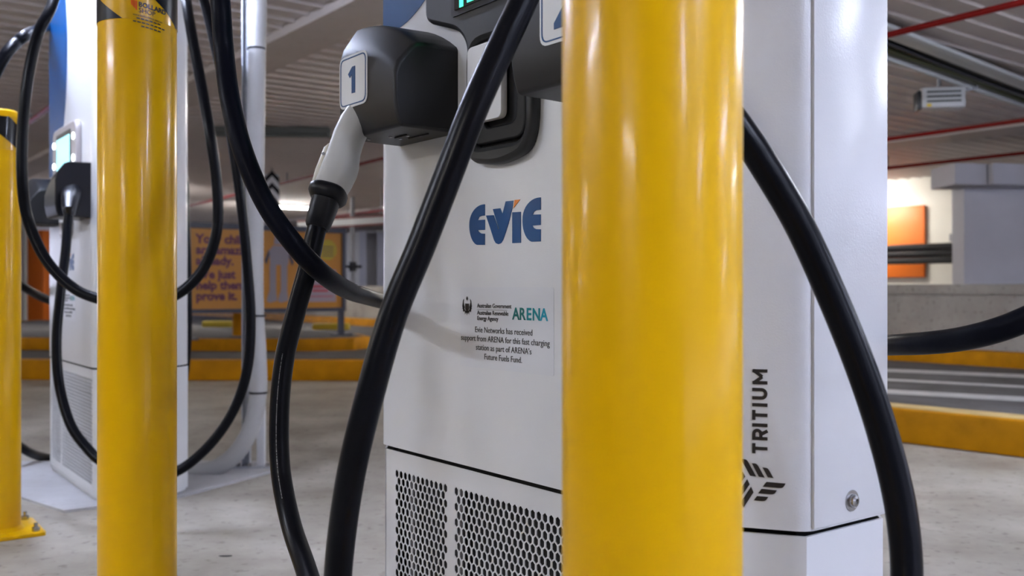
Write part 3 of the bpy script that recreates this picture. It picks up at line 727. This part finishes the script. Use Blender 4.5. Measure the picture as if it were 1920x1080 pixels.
# 4: wide loop in front of the far charger
pts = [(140, -270, 3.4), (118, -80, 3.2), (98, 8, 3.05), (72, 62, 3.0), (52, 150, 2.98), (42, 250, 2.98), (42, 340, 2.98), (52, 410, 3.0), (85, 485, 3.0), (135, 538, 3.0), (187, 561, 3.0), (255, 573, 3.0), (320, 558, 3.0), (365, 525, 3.0), (393, 480, 3.0), (408, 420, 3.0), (406, 340, 3.0), (392, 240, 3.0), (372, 130, 3.05), (352, 20, 3.1), (335, -100, 3.3), (315, -250, 3.4)]
cable('black cable hanging as a wide upper loop in front of the far charger', pts)
# 5: lower loop, plugged into the far charger
pts = [(129, 396, 3.52), (126, 430, 3.50), (122, 480, 3.46), (112, 560, 3.40), (106, 640, 3.36), (111, 720, 3.32), (132, 795, 3.28), (165, 842, 3.26), (195, 868, 3.24), (265, 900, 3.2), (335, 882, 3.2), (395, 832, 3.2), (440, 765, 3.2), (464, 690, 3.2), (470, 600, 3.2), (464, 500, 3.2), (452, 380, 3.2), (436, 270, 3.2), (415, 140, 3.2), (388, 20, 3.25), (360, -80, 3.3), (330, -270, 3.5)]
t, path = cable('black cable in a deeper lower loop, plugged into the far charger', pts)
o_ = Vector(path[0])
q0 = at(136, 338, 3.66); q1 = at(130, 388, 3.52)
loft('plug_body', [(q0+Vector((0, 0.02, 0.012)), 0.018, 0.018, Vector((1,0,0)), Vector((0,1,0))), (q0, 0.026, 0.026, Vector((1,0,0)), Vector((0,1,0))), (q0.lerp(q1, 0.5), 0.032, 0.032, Vector((1,0,0)), Vector((0,1,0))), (q1, 0.024, 0.024, Vector((1,0,0)), Vector((0,1,0))), (q1-Vector((0,0,0.03)), 0.018, 0.018, Vector((1,0,0)), Vector((0,1,0)))], M['black_plastic'], t, o_)
# 6: at the far left edge
pts = [(-60, 300, 3.3), (-35, 200, 3.3), (0, 120, 3.3), (28, 82, 3.35), (60, 60, 3.5), (92, 50, 4.4), (150, 45, 4.75), (200, 60, 4.85)]
pts += [(330, 280, 4.75), (348, 420, 4.7), (352, 560, 4.7), (351, 640, 4.7), (345, 710, 4.7), (325, 800, 4.7), (260, 860, 4.7), (160, 868, 4.65), (85, 858, 4.5), (45, 842, 4.3), (0, 805, 4.2), (-50, 720, 4.1), (-110, 560, 4.0)]
cable('black cable arching in at the left edge and passing behind the far charger', pts, r=0.02)
pts = [(-110, 380, 4.3), (-40, 470, 4.3), (0, 510, 4.3), (45, 538, 4.4), (90, 562, 4.6), (160, 580, 4.9), (240, 560, 5.0), (290, 450, 5.0), (300, 200, 5.0), (300, -60, 5.0)]
cable('black cable behind the left bollard sloping down behind the far charger', pts, r=0.02)

# ------------------------------------------------------------------ hose and strut by the far charger
pts = [at(483, -520, 4.15), at(483, -200, 4.15), at(484, 0, 4.15), at(482, 90, 4.15), at(480, 250, 4.15), at(478, 420, 4.15), at(478, 560, 4.15), at(483, 660, 4.15), at(484, 740, 4.15), at(470, 805, 4.15), at(438, 855, 4.15), at(395, 880, 4.17), at(345, 884, 4.2), at(308, 884, 4.21)]
pp = crom(pts, 60)
path = [pp[0]]
for p in pp:
    if (p-path[-1]).length > 0.006: path.append(p)
rad = [0.0355+0.0018*(i % 2) for i in range(len(path))]
org = path[0]
t = thing('cable_hose', 'white corrugated hose down the strut, curling onto the floor by the far charger', 'hose', tuple(org))
V, Fc = tube_data(path, rad, 20); obj('hose_body', [v-org for v in V], Fc, M['hose'], t, smooth=3.2)
for py in (92, 592, 736):
    c_ = at(481 if py != 736 else 484, py, 4.15)
    tube('hose_tie', [c_-Vector((0, 0, 0.004)), c_+Vector((0, 0, 0.004))], 0.0395, M['black_plastic'], t, origin=org)
q = at(464, 540, 4.33)
t = thing('support_strut', 'grey galvanised strut standing just behind the white hose', 'strut', (q.x, q.y, 0))
boxes('channel', [(-0.018, 0.018, 0.0, 0.004, 0.012, CEIL), (-0.018, -0.014, -0.03, 0.004, 0.012, CEIL), (0.014, 0.018, -0.03, 0.004, 0.012, CEIL)], M['galv'], t)
box('upright_cover', (0.045, 0.080, -0.02, 0.01, 0.012, 0.53), M['white_edge'], t, bevel=0.003)
box('base_plate', (-0.06, 0.12, -0.06, 0.05, 0.010, 0.016), M['galv'], t)
for xx in (-0.03, 0.02, 0.10): cyl('base_bolt', 0.010, 0.016, 0.030, M['steel'], t, n=6, loc=(xx, -0.042, 0))

q = fl(422, 1043)
o = prism('dry_leaf', [(-0.018, 0), (-0.008, 0.006), (0.010, 0.007), (0.020, 0.002), (0.008, -0.005), (-0.010, -0.005)], 0.0, 0.002, M['ink']); o.location = (q[0], q[1], 0)
tag(o, 'small dark leaf lying on the bare floor left of the hanging plug cable', 'leaf')

# ------------------------------------------------------------------ poster stand on the island
pl, pr = at(348, 590, 11.7), at(647, 590, 12.95)
wdt = (Vector((pr.x, pr.y, 0))-Vector((pl.x, pl.y, 0))).length; ang = math.atan2(pr.y-pl.y, pr.x-pl.x)
t = thing('poster_stand', 'amber poster board in a dark frame on posts, on the island', 'sign', (pl.x, pl.y, 0.17), ang)
zb = at(348, 588, 11.7).z-0.17; zt_ = at(348, 416, 11.7).z-0.17; hb = zt_-zb; W = wdt
fr = link('sign_frame', upright(flat_mesh('sign_frame', [[(0, zb), (W, zb), (W, zt_), (0, zt_)], [(0.05, zb+0.05), (W-0.05, zb+0.05), (W-0.05, zt_-0.07), (0.05, zt_-0.07)]], 0.06, M['frame'])), t)
pn = box('poster_panel', (0.045, W-0.045, 0.0, 0.02, zb+0.045, zt_-0.065), M['poster'], t)
for xx in (0.03, W-0.03):
    box('post', (xx-0.035, xx+0.035, 0.03, 0.09, 0.0, zt_), M['frame'], t); box('post_foot', (xx-0.12, xx+0.12, -0.03, 0.15, 0.0, 0.02), M['frame'], t)
for i, ln in enumerate(['Your child\u2019s', 'are amazing', 'already.', 'We just', 'help them', 'prove it.']):
    yy = zt_-0.245-i*0.132-(0.035 if i > 2 else 0)
    me = upright(shifted(text_mesh('poster_text', ln, 0.150, M['poster_ink'], depth=0.003, bold=0.006), 0.125, yy)); link('poster_text', me, pn, (0, -0.003, 0))
def pp_(px, py): return ((px-350)/297*W, zb+0.03+(588-py)/170*hb)     # poster coordinates
def pdec(name, loops, m, off=0.003): return link(name, upright(flat_mesh(name, loops, 0.003, M[m])), pn, (0, -off, 0))
def circ(px, py, r, n=24): c_ = pp_(px, py); return [(c_[0]+r*math.cos(2*PI*k/n), c_[1]+r*math.sin(2*PI*k/n)) for k in range(n)]
pdec('badge', [circ(611, 468, 0.135)], 'poster_yellow')
pdec('badge_text', [[pp_(600, 463+j*6), pp_(623, 463+j*6), pp_(623, 461+j*6), pp_(600, 461+j*6)] for j in range(4)], 'poster_grey_dark', 0.005)
pdec('notice_panel', [[pp_(568, 573), pp_(628, 573), pp_(628, 508), pp_(568, 508)]], 'poster_pale')
pdec('notice_print', [[pp_(575, 545), pp_(615, 545), pp_(615, 539), pp_(575, 539)], [pp_(580, 553), pp_(612, 553), pp_(612, 548), pp_(580, 548)], [pp_(572, 563), pp_(622, 563), pp_(622, 561), pp_(572, 561)]], 'poster_red', 0.005)
legs = []
for x0 in (502, 523):
    legs.append([pp_(x0-3, 500), pp_(x0+9, 500), pp_(x0+9, 552), pp_(x0+11, 570), pp_(x0-3, 574), pp_(x0-9, 570), pp_(x0-3, 550)][::-1])
legs.append([pp_(498, 472), pp_(506, 462), pp_(528, 462), pp_(536, 472), pp_(534, 500), pp_(500, 500)][::-1])
legs.append([pp_(509, 440), pp_(527, 440), pp_(529, 460), pp_(507, 460)][::-1])
pdec('printed_robot', legs, 'poster_grey')
pdec('printed_arms', [[pp_(489, 492), pp_(497, 470), pp_(499, 480), pp_(493, 500)], [pp_(537, 474), pp_(545, 494), pp_(541, 502), pp_(535, 484)]], 'poster_grey_dark')

# ------------------------------------------------------------------ background things
tag(along(box('orange_column', (0, 0.60, 0, 0.3, 0, 1.98), M['orange'], bevel=0.01), -0.2, (at(33, 600, 20.0).x, 20.0, 0)), 'orange painted column beyond the left bollard', 'column')
q = at(46, 600, 19.6)
tag(along(cyl('downpipe', 0.055, 0, CEIL, M['hose'], n=20), 0, (q.x, 19.6, 0)), 'pale downpipe in front of the orange column', 'pipe')
q = fl(447, 634)
o = cyl('short_bollard', 0.075, 0, 0.62, M['kerb_yellow'], n=24); o.location = (at(447, 600, 12.9).x, 12.9, 0.17); tag(o, 'short orange-yellow post under the poster board', 'bollard')
for k, (px, z_) in enumerate(((585, 14.6), (378, 15.6))):
    o = prism('wheel_stop', [(0, 0), (0.55, 0), (0.55, 0.14), (0, 0.14)], 0, 0.10, M['poster_yellow'], bevel=0.02); o.location = (at(px, 600, z_).x, z_, 0.17 if k == 0 else 0.17)
    tag(o, ['small yellow wheel stop behind the poster stand, right one', 'small yellow wheel stop seen below the left of the poster'][k], 'wheel stop')
# orange door, ducts, pipe on the white wall at the right: fitted in the plane of the far wall
def on_far(px, off=0.0):
    r = (px-960)/F_PX; P0 = Vector((5.97, 15.5))-Vector((V_.x, V_.y))*off
    s_ = (P0.x-r*P0.y)/(r*U.y-U.x); return P0+Vector((U.x, U.y))*s_
def far_box(name, px0, px1, py0, py1, off, dep, m, bevel=None, parent=None):
    a = on_far(px0, off); b = on_far(px1, off); L = (b-a).length; mid = b
    z1 = EYE+(540-py0)/F_PX*b.y; z0 = EYE+(540-py1)/F_PX*b.y
    o = box(name, (0, L, 0, dep, max(0, z0), z1), m, parent, bevel=bevel); o.location = (a.x, a.y, 0); o.rotation_euler = (0, 0, ROW); return o
o = far_box('orange_door', 1600, 1733, 384, 520, 0.06, 0.05, M['orange'], 0.01)
tag(o, 'orange door in the white wall at the right', 'door')
for k, (a, b) in enumerate(((454, 466.4), (467, 479.4), (480, 493))):
    oo = far_box('wall_duct', 1560, 1806, a, b, 0.75, 0.15, M['duct'], 0.02)
    tag(oo, ['black duct across the orange door, top one', 'black duct across the orange door, middle one', 'black duct across the orange door, bottom one'][k], 'duct', 'ducts across the orange door')
o = far_box('wall_conduit', 1784, 1787, 340, 455, 0.08, 0.05, M['batten']); tag(o, 'thin white conduit running down the white wall to the ducts', 'conduit')
o = far_box('switch_box', 1780, 1791, 438, 452, 0.16, 0.08, M['grey_bar']); tag(o, 'small grey box on the white wall above the ducts', 'box')
# left part of the far wall: dark doorway, pale piers, valve
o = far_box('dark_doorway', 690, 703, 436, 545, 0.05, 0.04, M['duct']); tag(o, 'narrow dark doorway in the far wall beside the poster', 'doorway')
o = far_box('wall_pier', 674, 687, 434, 560, 0.45, 0.4, M['wall_grey']); tag(o, 'grey pier left of the narrow dark doorway', 'pier')
o = far_box('wall_pier', 707, 724, 434, 560, 0.45, 0.4, M['wall_grey']); tag(o, 'grey pier right of the narrow dark doorway', 'pier')
vq = at(661, 500, 18.2)
t = thing('pipe_valve', 'dark pipe with a valve handle right of the poster frame', 'valve', (vq.x, vq.y, 0))
cyl('pipe', 0.04, 0.80, CEIL, M['grey_bar'], t, n=16)
tube('valve_handle', [(-0.16, -0.05, vq.z), (0.18, -0.05, vq.z)], 0.025, M['black_plastic'], t, sides=12); cyl('valve_body', 0.075, vq.z-0.09, vq.z+0.09, M['black_plastic'], t, n=16)
# chevron board hanging from the ceiling
cq = at(510, 355, 13.8)
t = thing('chevron_board', 'black and white chevron board hanging under the ceiling', 'sign', (cq.x, cq.y, 0), 0.25)
cz0, cz1 = at(510, 392, 13.8).z, at(510, 326, 13.8).z
box('board', (-0.10, 0.10, 0.0, 0.05, cz0, cz1), M['label_white'], t)
for k in range(3):
    zz = cz0+0.02+k*0.17
    link('chevron', upright(flat_mesh('chevron', [[(-0.10, zz), (0, zz+0.11), (0.10, zz), (0.10, zz+0.08), (0, zz+0.19), (-0.10, zz+0.08)]], 0.004, M['tape_black'])), t, (0, -0.003, 0))
box('hanger', (-0.01, 0.01, 0.02, 0.04, cz1, CEIL), M['grey_bar'], t)
# clearance bar, white with red ends
a, b = at(560, 424, 16.5), at(745, 409, 15.0)
t = thing('clearance_bar', 'white height bar with red edges hanging across the far lane', 'bar', tuple((a+b)/2))
c_ = (a+b)/2; d = (b-a)
obj('bar', *box_data(-d.length/2, d.length/2, -0.03, 0.03, -0.05, 0.05), M['label_white'], t).rotation_euler = (0, 0, math.atan2(d.y, d.x))
for zz in (-0.075, 0.055):
    obj('red_edge', *box_data(-d.length/2, d.length/2, -0.035, 0.035, zz, zz+0.022), M['red_pipe'], t).rotation_euler = (0, 0, math.atan2(d.y, d.x))
for f_ in (0.15, 0.85):
    q = a+d*f_-c_; tube('hanger', [(q.x, q.y, 0.05), (q.x, q.y, CEIL-c_.z)], 0.01, M['grey_bar'], t, sides=8)

# ceiling pipes
def pipe(p, ang, l0, l1, z, r, m, label, name='sprinkler_pipe', hang=True):
    dU = Vector((-math.sin(math.radians(ang)), math.cos(math.radians(ang)), 0)); P0 = Vector((p[0], p[1], z))
    t = thing(name, label, 'pipe', tuple(P0), 0, 'red pipes under the ceiling')
    tube('pipe', [dU*l0, dU*(l0+l1)/2, dU*l1], r, m, t, sides=16)
    k = l0+1.2
    while k < l1:
        tube('hanger', [dU*k, dU*k+Vector((0, 0, CEIL+0.02-z))], 0.012, M['grey_bar'], t, sides=8); k += 3.2
    return t
pipe((2.565, 5.646), 34, -3.5, 17, 2.36, 0.020, M['red_pipe'], 'nearest red pipe, crossing the top right corner and the ceiling at left')
pipe((4.364, 9.627), 35, -3.5, 16, 2.36, 0.022, M['red_pipe'], 'middle one of the three red pipes at the right, just below the louvred unit')
pipe((5.417, 11.963), 36, -3.5, 22, 2.36, 0.022, M['red_pipe'], 'furthest red pipe, just above the white wall at right')
pipe((-4.46, 9.2), 36, -4, 12, 2.43, 0.022, M['magenta_pipe'], 'purplish red pipe behind the far charger at the left')
# cable tray at the right
p1, p2 = at(1640, 70, 8.0), at(1935, 180, 8.0)
q1 = Vector((0.372, 1, 0))*(1.62*F_PX/(540-72)); q2 = Vector((0.525, 1, 0))*(1.62*F_PX/(540-176))
d = (q2-q1); an = math.atan2(d.y, d.x); L = d.length
t = thing('cable_tray', 'pale open cable tray slanting across the ceiling at the right', 'cable tray', (q1.x, q1.y, 0), an)
TZ = 2.40
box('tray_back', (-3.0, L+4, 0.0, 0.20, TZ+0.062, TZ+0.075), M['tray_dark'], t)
box('tray_side', (-3.0, L+4, -0.14, 0.0, TZ+0.048, TZ+0.075), M['tray'], t, bevel=0.004)
box('tray_lip', (-3.0, L+4, 0.20, 0.23, TZ+0.01, TZ+0.075), M['tray'], t, bevel=0.004)
for k in range(3):
    tube('laid_cable', crom([Vector((-3+x*1.1, 0.07+0.045*k+0.018*math.sin(x*1.7+k*2), TZ+0.048)) for x in range(12)], 5), 0.014, M['cable_green'] if k else M['black_plastic'], t, sides=8)
for xx in (0, L*0.6, L+2): tube('hanger', [(xx, 0.1, TZ+0.07), (xx, 0.1, CEIL+0.02)], 0.008, M['galv'], t, sides=8)
# louvred unit under the ceiling
c_ = at(1764, 184, 7.9)
t = thing('louvred_unit', 'white louvred box hanging under the ceiling at the right', 'ceiling unit', tuple(c_), -0.18)
bd = box('housing', (-0.155, 0.175, -0.06, 0.14, -0.085, 0.085), M['batten'], t, bevel=0.012)
for k in range(3): box('louvre_slot', (-0.12, 0.14, -0.0635, -0.058, 0.035-k*0.038, 0.050-k*0.038), M['tray_dark'], t)
box('dark_side', (-0.185, -0.153, -0.04, 0.12, -0.09, 0.06), M['duct'], t, bevel=0.008)  # black block along the left side of the housing
box('mark', (-0.12, -0.085, -0.0635, -0.058, -0.078, -0.052), M['yellow_dot'], t)
tube('bracket', [(0.0, 0.05, 0.08), (0.0, 0.05, CEIL-c_.z+0.02)], 0.015, M['galv'], t, sides=8)
tube('conduit', [(0.17, 0.05, 0.06), (0.28, 0.05, 0.08), (0.30, 0.05, CEIL-c_.z)], 0.012, M['galv'], t, sides=8)

# ------------------------------------------------------------------ ceiling battens (lamps of the place and some added ones)
def batten(x, y, rz, label, length=1.25, warm=False, lit=True, z=None, group='fluorescent battens'):
    z = CEIL-0.02 if z is None else z
    t = thing('ceiling_batten', label, 'light', (x, y, z), rz, group)
    prism('lamp_body', [(-length/2, -0.045), (length/2, -0.045), (length/2, 0.045), (-length/2, 0.045)], -0.05, 0.02, M['batten'] if lit else M['batten_dull'], t)
    m = M[('tube', 'tube_warm', 'tube_blue')[int(warm)]] if lit else M['batten_dull']
    for yy in (-0.026, 0.026):
        tube('tube', [(-length/2+0.03, yy, -0.068), (0, yy, -0.068), (length/2-0.03, yy, -0.068)], 0.016, m, t, sides=10)
    for sx in (-1, 1): box('end_cap', (sx*length/2-0.02, sx*length/2+0.02, -0.05, 0.05, -0.088, 0.0), M['batten'] if lit else M['batten_dull'], t)
    return t
q = at(545, 404, 19.5)
batten(q.x-0.15, 19.5, 0.55, 'lit batten glowing beyond the hanging chevron board', warm=True)
q = at(505, 243, 10.3); batten(q.x, 10.3, 0.05, 'dull unlit batten under the ceiling left of the plug holster', lit=False)
UA = math.atan2(U.y, U.x)
LAMPS = [
 ((-14.5, 6.0), 1, 'lit batten furthest left, out in the side bays'),
 ((12.6, 2.1), 0, 'lit batten far out over the entry lane at the right'),
 ((13.8, 1.3), 0, 'lit batten over the entry lane, outermost at the right'),
 ((-9.5, 8.5), 1, 'lit batten over the left bays, in line with the far kerb'),
 ((-7.5, 2.2), 1, 'lit batten over the left bays, level with the second bollard'),
 ((-1.80, 3.45), 2, 'lit blue-white batten above the far charger'),
 ((-3.4, 0.6), 0, 'lit batten over the bay just left of the bollard row'),
 ((-2.6, -3.0), 1, 'lit batten behind the viewpoint on the left side'),
 ((2.1, -0.5), 2, 'lit blue-white batten just ahead and right of the viewpoint'),
 ((2.0, -2.2), 2, 'added lit batten behind the viewpoint on the right side'),  # extra lamp, added to brighten the near charger's side
 ((4.6, -2.4), 2, 'added lit batten behind on the right, one row further out'),  # another lamp added for a brighter charger side
 ((5.6, 1.2), 2, 'lit batten over the lane, second row on the right'),
 ((7.4, 4.6), 0, 'lit batten over the road at the right, before the low wall'),
 ((3.2, 4.2), 0, 'lit batten over the lane right of the near charger'),
 ((-6.1, 16.0), 1, 'added lit batten over the far lane, unseen behind the second bollard'),  # added lamp, placed where the bollard hides it
 ((0.6, 8.6), 1, 'lit batten over the kerb, hidden behind the near charger'),
 ((1.6, 14.0), 1, 'added lit batten, unseen further on behind the near charger'),  # added background lamp, kept out of sight by the charger
]
for (x, y), warm, lab in LAMPS: batten(x, y, UA, lab, warm=warm)
q_ = on_far(1560, 0.9); batten(q_.x, q_.y, UA, 'lit batten close to the white wall with the orange door', warm=True)
q_ = on_far(1250, 0.9); batten(q_.x, q_.y, UA, 'lit batten along the white wall, behind the near charger', warm=True)
